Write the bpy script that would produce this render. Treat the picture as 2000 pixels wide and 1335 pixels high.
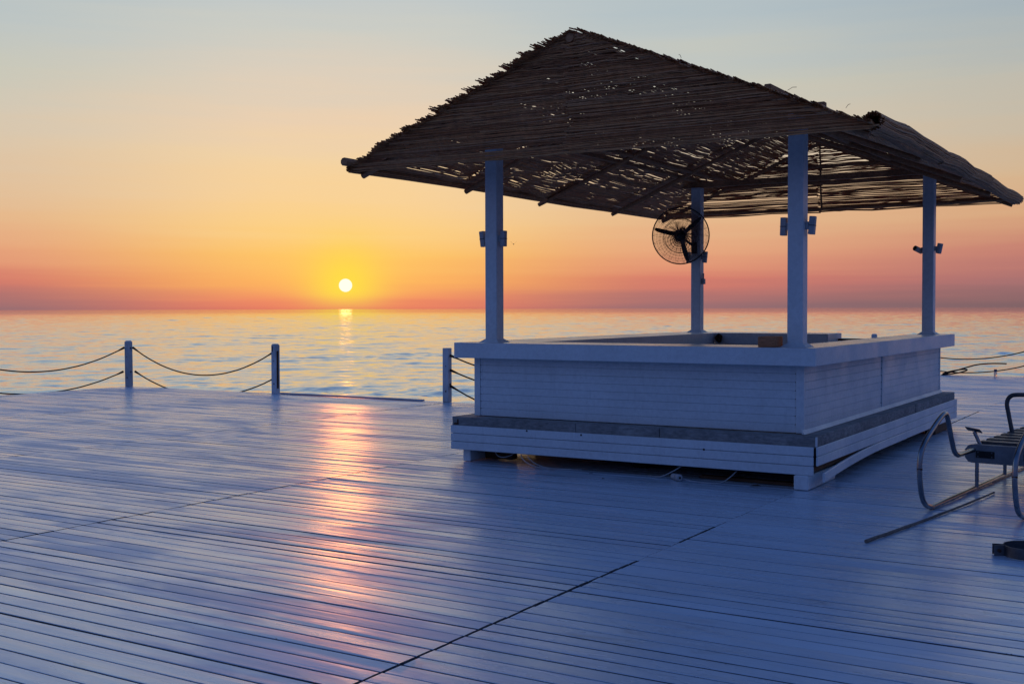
import bpy, math, random
import numpy as np
from mathutils import Matrix, Vector

for o in list(bpy.data.objects):
    bpy.data.objects.remove(o, do_unlink=True)
random.seed(7)
rng = np.random.default_rng(11)
scn = bpy.context.scene
col = scn.collection
R = math.radians

# ------------------------------------------------------------------ camera
CAM = Vector((2.9969, -9.9105, 1.6))
YAW, PITCH, ROLL = 0.5528, 0.0291, -0.0026
FOC = 2236.28                     # focal length in pixels of a 2000 px wide picture
fw = Vector((-math.sin(YAW) * math.cos(PITCH), math.cos(YAW) * math.cos(PITCH), -math.sin(PITCH)))
rt = Vector((math.cos(YAW), math.sin(YAW), 0))
up = rt.cross(fw)
rt, up = rt * math.cos(ROLL) + up * math.sin(ROLL), up * math.cos(ROLL) - rt * math.sin(ROLL)
cd = bpy.data.cameras.new('camera')
cam = bpy.data.objects.new('camera', cd)
col.objects.link(cam)
cd.sensor_fit = 'HORIZONTAL'
cd.sensor_width = 36
cd.lens = FOC / 2000 * 36
cd.clip_start = 0.05
cd.clip_end = 60000
M = Matrix(((rt.x, up.x, -fw.x), (rt.y, up.y, -fw.y), (rt.z, up.z, -fw.z))).to_4x4()
M.translation = CAM
cam.matrix_world = M
scn.camera = cam

# ------------------------------------------------------------------ sky, sun, exposure
SUN_AZ, SUN_EL = R(39.93), R(1.17)      # azimuth counted from +Y towards -X
SUN = Vector((-math.sin(SUN_AZ) * math.cos(SUN_EL), math.cos(SUN_AZ) * math.cos(SUN_EL), math.sin(SUN_EL)))
SUN_STRENGTH = 0.36
scn.view_settings.view_transform = 'Standard'
scn.view_settings.look = 'None'
scn.view_settings.exposure = 0
scn.view_settings.gamma = 1
scn.view_settings.use_curve_mapping = False
scn.cycles.use_denoising = True
scn.cycles.sample_clamp_direct = 2.2
scn.cycles.sample_clamp_indirect = 3
scn.cycles.max_bounces = 8
scn.cycles.caustics_reflective = False
scn.cycles.caustics_refractive = False


def lin(c):
    return tuple((v / 255 / 12.92 if v <= 10 else ((v / 255 + 0.055) / 1.055) ** 2.4) for v in c) + (1,)


def build_world():
    w = bpy.data.worlds.new('World')
    scn.world = w
    w.use_nodes = True
    nt = w.node_tree
    N, L = nt.nodes, nt.links
    N.clear()
    out = N.new('ShaderNodeOutputWorld')
    bg = N.new('ShaderNodeBackground')
    L.new(bg.outputs[0], out.inputs[0])
    tc = N.new('ShaderNodeTexCoord')

    def mth(op, a, b=None, c=None, clamp=False):
        m = N.new('ShaderNodeMath')
        m.operation = op
        m.use_clamp = clamp
        for i, v in enumerate((a, b, c)):
            if v is None:
                continue
            if isinstance(v, (int, float)):
                m.inputs[i].default_value = v
            else:
                L.new(v, m.inputs[i])
        return m.outputs[0]

    def smooth(v, a, b):
        m = N.new('ShaderNodeMapRange')
        m.interpolation_type = 'SMOOTHSTEP'
        L.new(v, m.inputs[0])
        m.inputs[1].default_value = a
        m.inputs[2].default_value = b
        return m.outputs[0]

    def mix(f, a, b):
        m = N.new('ShaderNodeMix')
        m.data_type = 'RGBA'
        L.new(f, m.inputs[0])
        for i, v in ((6, a), (7, b)):
            if isinstance(v, tuple):
                m.inputs[i].default_value = v
            else:
                L.new(v, m.inputs[i])
        return m.outputs[2]

    d = tc.outputs['Generated']
    sp = N.new('ShaderNodeSeparateXYZ')
    L.new(d, sp.inputs[0])
    el = mth('MULTIPLY', mth('ARCSINE', sp.outputs[2]), 57.2958)
    # faint streaks of high haze
    mp = N.new('ShaderNodeMapping')
    mp.inputs['Scale'].default_value = (2.2, 2.2, 26)
    L.new(d, mp.inputs[0])
    nz = N.new('ShaderNodeTexNoise')
    nz.inputs['Scale'].default_value = 1.6
    nz.inputs['Detail'].default_value = 5
    L.new(mp.outputs[0], nz.inputs[0])
    ew = mth('ADD', el, mth('MULTIPLY', mth('SUBTRACT', nz.outputs[0], 0.5), mth('MULTIPLY', smooth(el, 0.6, 9.0), 3.4)))
    mp2 = N.new('ShaderNodeMapping')
    mp2.inputs['Scale'].default_value = (3.0, 3.0, 90)
    L.new(d, mp2.inputs[0])
    nz2 = N.new('ShaderNodeTexNoise')
    nz2.inputs['Scale'].default_value = 1.5
    nz2.inputs['Detail'].default_value = 4
    L.new(mp2.outputs[0], nz2.inputs[0])
    ew = mth('ADD', ew, mth('MULTIPLY', mth('SUBTRACT', nz2.outputs[0], 0.5), 0.9))
    # azimuth away from the sun, degrees
    hz = mth('ADD', mth('MULTIPLY', sp.outputs[0], -math.sin(SUN_AZ)), mth('MULTIPLY', sp.outputs[1], math.cos(SUN_AZ)))
    hl = mth('SQRT', mth('MAXIMUM', mth('SUBTRACT', 1.0, mth('MULTIPLY', sp.outputs[2], sp.outputs[2])), 1e-6))
    az = mth('MULTIPLY', mth('ARCCOSINE', mth('DIVIDE', hz, hl)), 57.2958)

    def ramp(stops):
        r = N.new('ShaderNodeValToRGB')
        L.new(mth('DIVIDE', ew, 60.0, clamp=True), r.inputs[0])
        e = r.color_ramp.elements
        while len(e) < len(stops):
            e.new(0.5)
        for k, (deg, c) in enumerate(stops):
            e[k].position = deg / 60.0
            e[k].color = lin(c)
        return r.outputs[0]

    hi = [(23, (128, 160, 202)), (35, (76, 114, 184)), (60, (46, 80, 148))]
    hi0 = [(23, (166, 187, 206)), (35, (118, 150, 197)), (60, (48, 82, 150))]
    r0 = ramp([(0, (230, 124, 98)), (0.35, (244, 140, 100)), (1.35, (255, 178, 95)), (2.65, (255, 197, 104)), (3.9, (253, 208, 134)),
               (5.5, (249, 210, 154)), (7.3, (243, 211, 165)), (9.1, (236, 208, 176)), (11.1, (221, 207, 188)), (13.2, (205, 205, 196)), (15.5, (192, 200, 202))] + hi0)
    r1 = ramp([(0, (150, 110, 114)), (0.7, (184, 117, 111)), (1.35, (214, 125, 108)), (2.0, (226, 149, 117)), (2.9, (231, 167, 126)), (4.2, (230, 184, 140)),
               (5.5, (226, 192, 155)), (7.3, (220, 198, 170)), (9.1, (212, 200, 180)), (10.9, (201, 200, 186)), (12.9, (190, 197, 195)), (15.5, (176, 191, 198))] + hi0)
    r2 = ramp([(0, (128, 99, 102)), (0.4, (138, 103, 105)), (1.1, (161, 112, 113)), (1.9, (181, 118, 113)), (2.7, (196, 127, 114)), (3.4, (206, 146, 119)),
               (4.4, (215, 166, 127)), (5.7, (213, 180, 143)), (9.0, (198, 186, 166)), (10.9, (188, 186, 175)), (12.9, (169, 180, 184)), (15.5, (157, 174, 187))] + hi)
    r3 = ramp([(0, (64, 76, 116)), (4, (82, 92, 138)), (12, (88, 108, 160)), (25, (76, 104, 162)), (40, (62, 94, 156)), (60, (48, 80, 146))])
    c = mix(smooth(az, 2, 17), r0, r1)
    c = mix(smooth(az, 15, 36), c, r2)
    c = mix(smooth(az, 45, 105), c, r3)
    # real sky model overhead
    sk = N.new('ShaderNodeTexSky')
    sk.sky_type = 'NISHITA'
    sk.sun_disc = False
    sk.sun_elevation = SUN_EL
    sk.sun_rotation = -SUN_AZ
    sk.ozone_density = 2.0
    ns = N.new('ShaderNodeMix')
    ns.data_type = 'RGBA'
    ns.blend_type = 'MULTIPLY'
    ns.inputs[0].default_value = 1
    L.new(sk.outputs[0], ns.inputs[6])
    ns.inputs[7].default_value = (0.26, 0.38, 0.72, 1)
    c = mix(smooth(el, 38, 70), c, ns.outputs[2])
    # glow and disc of the sun
    dp = N.new('ShaderNodeVectorMath')
    dp.operation = 'DISTANCE'
    L.new(d, dp.inputs[0])
    dp.inputs[1].default_value = SUN
    th = mth('MULTIPLY', dp.outputs['Value'], 57.2958)
    g1 = mth('MULTIPLY', mth('EXPONENT', mth('MULTIPLY', mth('POWER', mth('DIVIDE', th, 1.85), 2.0), -1.0)), smooth(el, -0.5, 1.0))
    g2 = mth('MULTIPLY', mth('EXPONENT', mth('MULTIPLY', mth('POWER', mth('DIVIDE', th, 4.2), 2.0), -1.0)), mth('MULTIPLY', smooth(el, -0.6, 2.2), 0.20))
    c = mix(g2, c, lin((255, 212, 100)))
    c = mix(g1, c, lin((255, 221, 72)))
    c = mix(smooth(th, 0.345, 0.30), c, (1.25, 1.1, 0.85, 1))
    L.new(c, bg.inputs[0])
    bg.inputs[1].default_value = 1.0


build_world()
sd = bpy.data.lights.new('sun', 'SUN')
sd.energy = SUN_STRENGTH
sd.angle = R(0.6)
sd.color = (1.0, 0.30, 0.055)
so = bpy.data.objects.new('sun', sd)
col.objects.link(so)
so.rotation_euler = SUN.to_track_quat('Z', 'Y').to_euler()
so.location = SUN * 80


# ------------------------------------------------------------------ materials
def new_mat(name):
    m = bpy.data.materials.new(name)
    m.use_nodes = True
    nt = m.node_tree
    return m, nt.nodes, nt.links, nt.nodes['Principled BSDF']


def nnoise(N, L, vec, scale, detail=3, rough=0.55, stretch=(1, 1, 1), dist=0.0):
    mp = N.new('ShaderNodeMapping')
    mp.inputs['Scale'].default_value = stretch
    L.new(vec, mp.inputs[0])
    n = N.new('ShaderNodeTexNoise')
    n.inputs['Scale'].default_value = scale
    n.inputs['Detail'].default_value = detail
    n.inputs['Roughness'].default_value = rough
    n.inputs['Distortion'].default_value = dist
    L.new(mp.outputs[0], n.inputs[0])
    return n.outputs[0]


def nramp(N, L, fac, stops):
    r = N.new('ShaderNodeValToRGB')
    L.new(fac, r.inputs[0])
    e = r.color_ramp.elements
    while len(e) < len(stops):
        e.new(0.5)
    for k, (p, c) in enumerate(stops):
        e[k].position = p
        e[k].color = (c, c, c, 1) if isinstance(c, (int, float)) else tuple(c) + (1,)
    return r.outputs[0]


def nmul(N, L, a, b, fac=1.0, mode='MULTIPLY'):
    m = N.new('ShaderNodeMix')
    m.data_type = 'RGBA'
    m.blend_type = mode
    m.inputs[0].default_value = fac
    L.new(a, m.inputs[6])
    L.new(b, m.inputs[7])
    return m.outputs[2]


def nbump(N, L, h, dist, strength=1.0, prev=None):
    b = N.new('ShaderNodeBump')
    b.inputs['Distance'].default_value = dist
    b.inputs['Strength'].default_value = strength
    L.new(h, b.inputs['Height'])
    if prev:
        L.new(prev, b.inputs['Normal'])
    return b.outputs[0]


def worldpos(N):
    return N.new('ShaderNodeNewGeometry').outputs['Position']


def mat_deck():
    m, N, L, B = new_mat('deck_paint')
    geo = N.new('ShaderNodeNewGeometry')
    W = geo.outputs['Position']
    oi = N.new('ShaderNodeObjectInfo').outputs['Random']
    ad = N.new('ShaderNodeMath')
    ad.operation = 'MULTIPLY_ADD'
    L.new(oi, ad.inputs[0])
    ad.inputs[1].default_value = 7.31
    L.new(geo.outputs['Random Per Island'], ad.inputs[2])
    sc_ = N.new('ShaderNodeVectorMath')
    sc_.operation = 'MULTIPLY_ADD'
    L.new(ad.outputs[0], sc_.inputs[0])
    sc_.inputs[1].default_value = (37.0, 11.0, 5.0)
    L.new(W, sc_.inputs[2])
    P = sc_.outputs[0]
    big = nnoise(N, L, P, 0.9, 4, 0.6, (0.5, 1.4, 1))
    grain = nnoise(N, L, P, 9, 6, 0.65, (0.35, 7, 1))
    speck = nnoise(N, L, P, 24, 4, 0.75, (0.55, 1.2, 1))
    scuff = nnoise(N, L, W, 3.2, 7, 0.78, (0.5, 1.6, 1), 1.2)
    chip = nnoise(N, L, P, 11, 5, 0.8, (0.3, 2.4, 1))
    base = nramp(N, L, big, [(0.3, (0.50, 0.61, 0.73)), (0.7, (0.61, 0.73, 0.85))])
    base = nmul(N, L, base, nramp(N, L, grain, [(0.25, 0.84), (0.6, 1.0)]))
    base = nmul(N, L, base, nramp(N, L, speck, [(0.27, 0.22), (0.32, 1.0)]))
    base = nmul(N, L, base, nramp(N, L, scuff, [(0.30, 0.62), (0.42, 1.0)]))
    base = nmul(N, L, base, nramp(N, L, chip, [(0.245, 0.35), (0.285, 1.0)]))
    base = nmul(N, L, base, nramp(N, L, oi, [(0, 0.9), (1, 1.0)]))
    L.new(base, B.inputs['Base Color'])
    rp_ = nnoise(N, L, P, 1.1, 5, 0.62, (0.42, 1.6, 1), 0.8)
    rw_ = nnoise(N, L, W, 0.8, 4, 0.6, (0.7, 1.2, 1), 0.5)
    rr = nmul(N, L, rp_, rw_, 0.45, 'MIX')
    rough = nramp(N, L, rr, [(0.30, 0.34), (0.48, 0.42), (0.66, 0.55)])
    L.new(rough, B.inputs['Roughness'])
    L.new(nramp(N, L, rr, [(0.36, 1.0), (0.50, 0.85), (0.56, 0.35)]), B.inputs['Coat Weight'])
    L.new(nramp(N, L, rr, [(0.34, 0.16), (0.62, 0.40)]), B.inputs['Coat Roughness'])
    warp = nnoise(N, L, P, 1.0, 3, 0.5, (0.45, 3.2, 1))
    fleck = nnoise(N, L, P, 60, 3, 0.7, (0.4, 1, 1))
    n1 = nbump(N, L, warp, 0.004, 0.4)
    n2 = nbump(N, L, grain, 0.0016, 0.5, n1)
    n2 = nbump(N, L, fleck, 0.0006, 0.5, n2)
    L.new(n2, B.inputs['Coat Normal'])
    L.new(n2, B.inputs['Normal'])
    B.inputs['IOR'].default_value = 1.55
    B.inputs['Coat IOR'].default_value = 2.4
    return m


def mat_paint(name, c=(0.72, 0.77, 0.79), rough=(0.38, 0.55), stretch=(1, 1, 1), dirt=0.10, grain=8):
    m, N, L, B = new_mat(name)
    P = worldpos(N)
    a = nnoise(N, L, P, 2.2, 5, 0.6)
    g = nnoise(N, L, P, grain, 5, 0.65, stretch)
    s = nnoise(N, L, P, 19, 4, 0.75)
    d = tuple(v * (1 - dirt) for v in c)
    base = nramp(N, L, a, [(0.3, d), (0.62, c)])
    base = nmul(N, L, base, nramp(N, L, g, [(0.25, 0.86), (0.6, 1.0)]))
    base = nmul(N, L, base, nramp(N, L, s, [(0.23, 0.45), (0.29, 1.0)]))
    dr = nnoise(N, L, P, 5.0, 5, 0.7, (3.0, 3.0, 0.35))
    base = nmul(N, L, base, nramp(N, L, dr, [(0.26, 0.90), (0.42, 1.0)]))
    L.new(base, B.inputs['Base Color'])
    L.new(nramp(N, L, a, [(0.3, rough[1]), (0.7, rough[0])]), B.inputs['Roughness'])
    L.new(nbump(N, L, g, 0.002, 0.4), B.inputs['Normal'])
    return m


def mat_wood(name, c1, c2, rough=0.75, stretch=(1, 12, 12), scale=4):
    m, N, L, B = new_mat(name)
    P = worldpos(N)
    g = nnoise(N, L, P, scale, 6, 0.7, stretch)
    a = nnoise(N, L, P, 3.1, 4, 0.6)
    base = nramp(N, L, g, [(0.28, c1), (0.68, c2)])
    base = nmul(N, L, base, nramp(N, L, a, [(0.3, 0.6), (0.65, 1.0)]))
    L.new(base, B.inputs['Base Color'])
    B.inputs['Roughness'].default_value = rough
    L.new(nbump(N, L, g, 0.004, 0.6), B.inputs['Normal'])
    return m


def mat_reed():
    m, N, L, B = new_mat('dry_reed')
    g = N.new('ShaderNodeNewGeometry')
    base = nramp(N, L, g.outputs['Random Per Island'], [(0.0, (0.50, 0.18, 0.06)), (0.35, (0.76, 0.31, 0.11)),
                                                       (0.7, (0.84, 0.40, 0.15)), (1.0, (0.68, 0.32, 0.15))])
    n = nnoise(N, L, g.outputs['Position'], 14, 4, 0.7)
    base = nmul(N, L, base, nramp(N, L, n, [(0.3, 0.65), (0.65, 1.0)]))
    L.new(base, B.inputs['Base Color'])
    B.inputs['Roughness'].default_value = 0.55
    tr = N.new('ShaderNodeBsdfTranslucent')
    L.new(base, tr.inputs[0])
    mx = N.new('ShaderNodeMixShader')
    mx.inputs[0].default_value = 0.15
    L.new(B.outputs[0], mx.inputs[1])
    L.new(tr.outputs[0], mx.inputs[2])
    L.new(mx.outputs[0], N['Material Output'].inputs[0])
    return m


def mat_plain(name, c, rough=0.5, metal=0.0, var=0.3, scale=9):
    m, N, L, B = new_mat(name)
    P = worldpos(N)
    a = nnoise(N, L, P, scale, 5, 0.65)
    base = nramp(N, L, a, [(0.3, tuple(v * (1 - var) for v in c)), (0.65, c)])
    L.new(base, B.inputs['Base Color'])
    L.new(nramp(N, L, a, [(0.3, min(1, rough * 1.35)), (0.7, rough)]), B.inputs['Roughness'])
    B.inputs['Metallic'].default_value = metal
    return m


def mat_sea():
    m, N, L, B = new_mat('sea_water')
    P = worldpos(N)
    B.inputs['Base Color'].default_value = (0.012, 0.03, 0.055, 1)
    B.inputs['Roughness'].default_value = 0.045
    B.inputs['IOR'].default_value = 1.5
    rot = N.new('ShaderNodeMapping')
    rot.inputs['Rotation'].default_value = (0, 0, -R(36))
    L.new(P, rot.inputs[0])
    a = nnoise(N, L, rot.outputs[0], 0.22, 4, 0.6, (0.45, 1.4, 1))
    b = nnoise(N, L, rot.outputs[0], 1.4, 4, 0.62, (0.55, 1.3, 1))
    c = nnoise(N, L, rot.outputs[0], 5.5, 3, 0.6, (0.7, 1.2, 1))
    n = nbump(N, L, a, 0.05, 0.5)
    n = nbump(N, L, b, 0.03, 0.6, n)
    n = nbump(N, L, c, 0.018, 0.8, n)
    L.new(n, B.inputs['Normal'])
    gl = N.new('ShaderNodeBsdfGlossy')
    gl.inputs['Color'].default_value = (0.93, 0.94, 0.96, 1)
    gl.inputs['Roughness'].default_value = 0.045
    L.new(n, gl.inputs['Normal'])
    mx = N.new('ShaderNodeMixShader')
    mx.inputs[0].default_value = 0.60
    L.new(B.outputs[0], mx.inputs[1])
    L.new(gl.outputs[0], mx.inputs[2])
    L.new(mx.outputs[0], N['Material Output'].inputs[0])
    return m


MAT = dict(
    deck=mat_deck(),
    plankside=mat_wood('plank_side', (0.045, 0.05, 0.06), (0.15, 0.17, 0.20), 0.85, (2, 8, 8)),  # dirty plank sides, with the shade of the joints put into the colour
    white=mat_paint('white_paint', stretch=(3, 3, 3)),
    counter=mat_paint('counter_paint', (0.74, 0.75, 0.76), (0.22, 0.36), (1, 1, 1), 0.15, 5),
    fascia=mat_paint('edge_post_paint', (0.66, 0.68, 0.70), (0.4, 0.6), (4, 4, 1), 0.35),
    greywood=mat_wood('weathered_timber', (0.17, 0.17, 0.165), (0.40, 0.39, 0.375), 0.8, (3, 3, 10)),
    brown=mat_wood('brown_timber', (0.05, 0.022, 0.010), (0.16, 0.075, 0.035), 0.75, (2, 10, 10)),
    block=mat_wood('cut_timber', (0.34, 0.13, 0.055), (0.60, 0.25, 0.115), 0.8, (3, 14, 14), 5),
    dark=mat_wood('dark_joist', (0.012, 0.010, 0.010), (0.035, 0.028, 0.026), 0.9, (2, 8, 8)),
    reed=mat_reed(),
    pole=mat_wood('roof_pole', (0.30, 0.13, 0.055), (0.62, 0.29, 0.13), 0.8, (6, 6, 6)),
    rope=mat_plain('rope_fibre', (0.055, 0.026, 0.014), 0.9, 0, 0.5, 40),
    steel=mat_plain('stainless_steel', (0.30, 0.30, 0.32), 0.20, 1.0, 0.4, 6),
    treadsteel=mat_plain('brushed_steel', (0.24, 0.24, 0.25), 0.5, 0.35, 0.4, 7),
    darksteel=mat_plain('dull_steel', (0.13, 0.13, 0.14), 0.42, 0.8, 0.45, 9),
    rubber=mat_plain('black_rubber', (0.012, 0.011, 0.011), 0.7),
    rust=mat_plain('rusty_iron', (0.10, 0.035, 0.014), 0.85, 0, 0.6, 30),
    black=mat_plain('black_metal', (0.018, 0.017, 0.018), 0.5, 0.2),
    lamp=mat_plain('lamp_housing', (0.42, 0.43, 0.45), 0.45, 0, 0.2),
    wire=mat_plain('brown_wire', (0.16, 0.085, 0.07), 0.6, 0, 0.3),
    cable=mat_plain('white_cable', (0.45, 0.46, 0.47), 0.5, 0, 0.2),
    cap=mat_plain('blue_cap', (0.02, 0.05, 0.13), 0.45),
    bottle=mat_plain('bottle_plastic', (0.85, 0.83, 0.80), 0.35, 0, 0.1),
    leaf=mat_plain('dry_leaf', (0.05, 0.026, 0.012), 0.85, 0, 0.5, 60),
    cane=mat_plain('grey_cane', (0.16, 0.13, 0.11), 0.6, 0, 0.5, 20),
    feather=mat_plain('dark_feather', (0.05, 0.045, 0.045), 0.8),
    sea=mat_sea(),
)


MAT['bottle'].node_tree.nodes['Principled BSDF'].inputs['Transmission Weight'].default_value = 0.75


# ------------------------------------------------------------------ mesh helpers
class MB:
    def __init__(s):
        s.v, s.f = [], []

    def add(s, vs, fs):
        b = len(s.v)
        s.v += [tuple(x) for x in vs]
        s.f += [tuple(i + b for i in f) for f in fs]
        return s

    def box(s, x0, x1, y0, y1, z0, z1, ch=0.0, m=None):
        """axis aligned box with chamfered edges, optional matrix"""
        if ch <= 0:
            vs = [(x, y, z) for z in (z0, z1) for y in (y0, y1) for x in (x0, x1)]
            fs = [(0, 2, 3, 1), (4, 5, 7, 6), (0, 1, 5, 4), (2, 6, 7, 3), (0, 4, 6, 2), (1, 3, 7, 5)]
        else:
            c = min(ch, (x1 - x0) / 3, (y1 - y0) / 3, (z1 - z0) / 3)
            idx, vs = {}, []
            X, Y, Z = (x0, x1), (y0, y1), (z0, z1)
            for i in (0, 1):
                for j in (0, 1):
                    for k in (0, 1):
                        sx, sy, sz = 1 - 2 * i, 1 - 2 * j, 1 - 2 * k
                        for a, p in enumerate(((X[i], Y[j] + sy * c, Z[k] + sz * c), (X[i] + sx * c, Y[j], Z[k] + sz * c), (X[i] + sx * c, Y[j] + sy * c, Z[k]))):
                            idx[i, j, k, a] = len(vs)
                            vs.append(p)
            fs = []
            I = idx

            def q(*k):
                fs.append(tuple(I[t] for t in k))
            for i in (0, 1):
                t = [(i, 0, 0, 0), (i, 1, 0, 0), (i, 1, 1, 0), (i, 0, 1, 0)]
                q(*(t if i else t[::-1]))
                t = [(0, i, 0, 1), (0, i, 1, 1), (1, i, 1, 1), (1, i, 0, 1)]
                q(*(t if i else t[::-1]))
                t = [(0, 0, i, 2), (1, 0, i, 2), (1, 1, i, 2), (0, 1, i, 2)]
                q(*(t if i else t[::-1]))
            for i in (0, 1):
                for j in (0, 1):
                    q((i, j, 0, 0), (i, j, 1, 0), (i, j, 1, 1), (i, j, 0, 1))
                    q((i, 0, j, 0), (i, 1, j, 0), (i, 1, j, 2), (i, 0, j, 2))
                    q((0, i, j, 1), (1, i, j, 1), (1, i, j, 2), (0, i, j, 2))
                    for k in (0, 1):
                        q((i, j, k, 0), (i, j, k, 1), (i, j, k, 2))
        if m is not None:
            vs = [m @ Vector(v) for v in vs]
        return s.add(vs, fs)

    def tube(s, path, r, n=8, closed=False, caps=True):
        path = [Vector(p) for p in path]
        rs = r if isinstance(r, (list, tuple)) else [r] * len(path)
        P = len(path)
        t0 = (path[1] - path[0]).normalized()
        ref = Vector((0, 0, 1)) if abs(t0.z) < 0.9 else Vector((1, 0, 0))
        u = t0.cross(ref).normalized()
        vs, fs = [], []
        for i, p in enumerate(path):
            a = path[i - 1] if (i > 0 or closed) else p
            b = path[(i + 1) % P] if (i < P - 1 or closed) else p
            t = (b - a).normalized()
            u = (u - t * u.dot(t)).normalized()
            w = t.cross(u)
            for k in range(n):
                an = 2 * math.pi * k / n
                vs.append(p + (u * math.cos(an) + w * math.sin(an)) * rs[i])
        for i in range(P if closed else P - 1):
            for k in range(n):
                a, b = i * n + k, i * n + (k + 1) % n
                c, d = ((i + 1) % P) * n + (k + 1) % n, ((i + 1) % P) * n + k
                fs.append((a, b, c, d))
        if caps and not closed:
            fs.append(tuple(range(n))[::-1])
            fs.append(tuple((P - 1) * n + k for k in range(n)))
        return s.add(vs, fs)

    def frustum(s, cx, cy, z0, z1, h0, h1):
        vs = [(cx + a * h, cy + b * h, z) for z, h in ((z0, h0), (z1, h1)) for a, b in ((-1, -1), (1, -1), (1, 1), (-1, 1))]
        return s.add(vs, [(3, 2, 1, 0), (4, 5, 6, 7), (0, 1, 5, 4), (1, 2, 6, 5), (2, 3, 7, 6), (3, 0, 4, 7)])

    def mesh(s, name, mat, smooth=False):
        me = bpy.data.meshes.new(name)
        me.from_pydata(s.v, [], s.f)
        me.materials.append(mat)
        if smooth:
            me.polygons.foreach_set('use_smooth', [True] * len(me.polygons))
            try:
                me.set_sharp_from_angle(angle=R(40))
            except Exception:
                pass
        me.update()
        return me

    def build(s, name, mat, parent=None, smooth=False):
        return link(name, s.mesh(name, mat, smooth), parent)


def link(name, data, parent=None):
    o = bpy.data.objects.new(name, data)
    col.objects.link(o)
    if parent is not None:
        o.parent = parent
    return o


def tag(o, label, cat, group=None):
    o['label'] = label
    o['category'] = cat
    if group:
        o['group'] = group
    return o


def thing(name, label, cat, loc=(0, 0, 0), rz=0.0, group=None):
    o = link(name, None)
    o.location = loc
    o.rotation_euler = (0, 0, rz)
    return tag(o, label, cat, group)


def smooth_path(pts, k=5):
    """Catmull-Rom through the points"""
    pts = [Vector(p) for p in pts]
    out = []
    for i in range(len(pts) - 1):
        p0, p1, p2 = pts[max(i - 1, 0)], pts[i], pts[i + 1]
        p3 = pts[min(i + 2, len(pts) - 1)]
        for j in range(k):
            t = j / k
            out.append(0.5 * ((2 * p1) + (p2 - p0) * t + (2 * p0 - 5 * p1 + 4 * p2 - p3) * t * t + (3 * p1 - p0 - 3 * p2 + p3) * t ** 3))
    out.append(pts[-1])
    return out


def np_mesh(name, V, F, mat, smooth=True):
    me = bpy.data.meshes.new(name)
    nf = len(F)
    me.vertices.add(len(V))
    me.vertices.foreach_set('co', V.astype(np.float32).ravel())
    me.loops.add(nf * 4)
    me.loops.foreach_set('vertex_index', F.astype(np.int32).ravel())
    me.polygons.add(nf)
    me.polygons.foreach_set('loop_start', np.arange(0, nf * 4, 4, dtype=np.int32))
    me.polygons.foreach_set('loop_total', np.full(nf, 4, dtype=np.int32))
    me.polygons.foreach_set('use_smooth', np.full(nf, smooth, dtype=bool))
    me.materials.append(mat)
    me.update(calc_edges=True)
    me.validate()
    return me


# ------------------------------------------------------------------ sea
SEA_Z = -1.25


def build_sea():
    vd = math.atan2(fw.y, fw.x)
    fine = np.radians(np.arange(-36, 36.01, 0.1)) + vd
    coarse = np.linspace(vd + R(36), vd + 2 * math.pi - R(36), 60)[1:-1]
    ang = np.concatenate([fine, coarse])
    nr = int(math.log(1100 / 24) / 0.0036)
    rad = 24 * np.exp(np.arange(nr + 1) * 0.0036)
    rad = np.concatenate([[0.5, 5.0, 12.0, 18.0], rad, [1400, 2000, 3200, 6000, 12000, 26000, 50000]])
    A, Rr = np.meshgrid(ang, rad)
    X = CAM.x + np.cos(A) * Rr
    Y = CAM.y + np.sin(A) * Rr
    Z = np.zeros_like(X)
    g = np.random.default_rng(5)
    spacing = Rr * 0.0036
    wd = vd + math.pi + R(12)                     # swell runs in towards the deck
    for k in range(64):
        lam = 0.32 * (4.8 / 0.32) ** g.random()
        th = wd + g.normal(0, 0.42)
        amp = 0.0030 * lam ** 0.88 * (0.6 + 0.8 * g.random())
        kk = 2 * math.pi / lam
        ph = kk * (np.cos(th) * X + np.sin(th) * Y) + g.random() * 6.283
        fade = np.clip(lam / spacing - 0.7, 0, 1)
        s = np.sin(ph)
        Z += amp * fade * (s + 0.25 * np.cos(2 * ph))
    # wave groups
    env = np.zeros_like(X)
    for k in range(14):
        th = wd + g.normal(0, 0.8)
        lam = 6 * (40 / 6) ** g.random()
        env += np.sin(2 * math.pi / lam * (np.cos(th) * X + np.sin(th) * Y) + g.random() * 6.283)
    env = 0.85 + 0.25 * np.clip(env / 2.6, -0.5, 2.2) ** 2
    Z *= env * np.clip((1100 - Rr) / 500, 0, 1)
    Z += SEA_Z
    V = np.stack([X, Y, Z], -1).reshape(-1, 3)
    na = len(ang)
    i, j = np.meshgrid(np.arange(len(rad) - 1), np.arange(na), indexing='ij')
    j2 = (j + 1) % na
    F = np.stack([i * na + j, (i + 1) * na + j, (i + 1) * na + j2, i * na + j2], -1).reshape(-1, 4)
    o = link('sea', np_mesh('sea', V, F, MAT['sea']))
    o['kind'] = 'structure'
    o['label'] = 'calm rippled sea reaching to the horizon and reflecting the sunset'


build_sea()

# ------------------------------------------------------------------ deck
PIT = 0.131
SEAM0, SEAMD = -0.125, 4.045
XL, EDGE_A, EDGE_B, XB = SEAM0 - 4 * SEAMD - 0.08, 6.25, 18.68, SEAM0 - SEAMD - 0.08
Y_START = -12.6

sub = MB()
for x0, x1, y0, y1 in ((XL + 0.03, 12.1, Y_START, EDGE_A - 0.03), (XB + 0.03, 12.1, EDGE_A - 0.03, EDGE_B - 0.03)):
    sub.box(x0, x1, y0, y1, -0.32, -0.045)
k = XL + 0.5
while k < 12:
    sub.box(k - 0.03, k + 0.03, Y_START + 0.05, EDGE_A - 0.06, -0.0445, -0.031)
    k += 0.675
deck = sub.build('deck', MAT['dark'])
deck['kind'] = 'structure'
deck['label'] = 'wide white painted plank deck over the sea'


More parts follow.
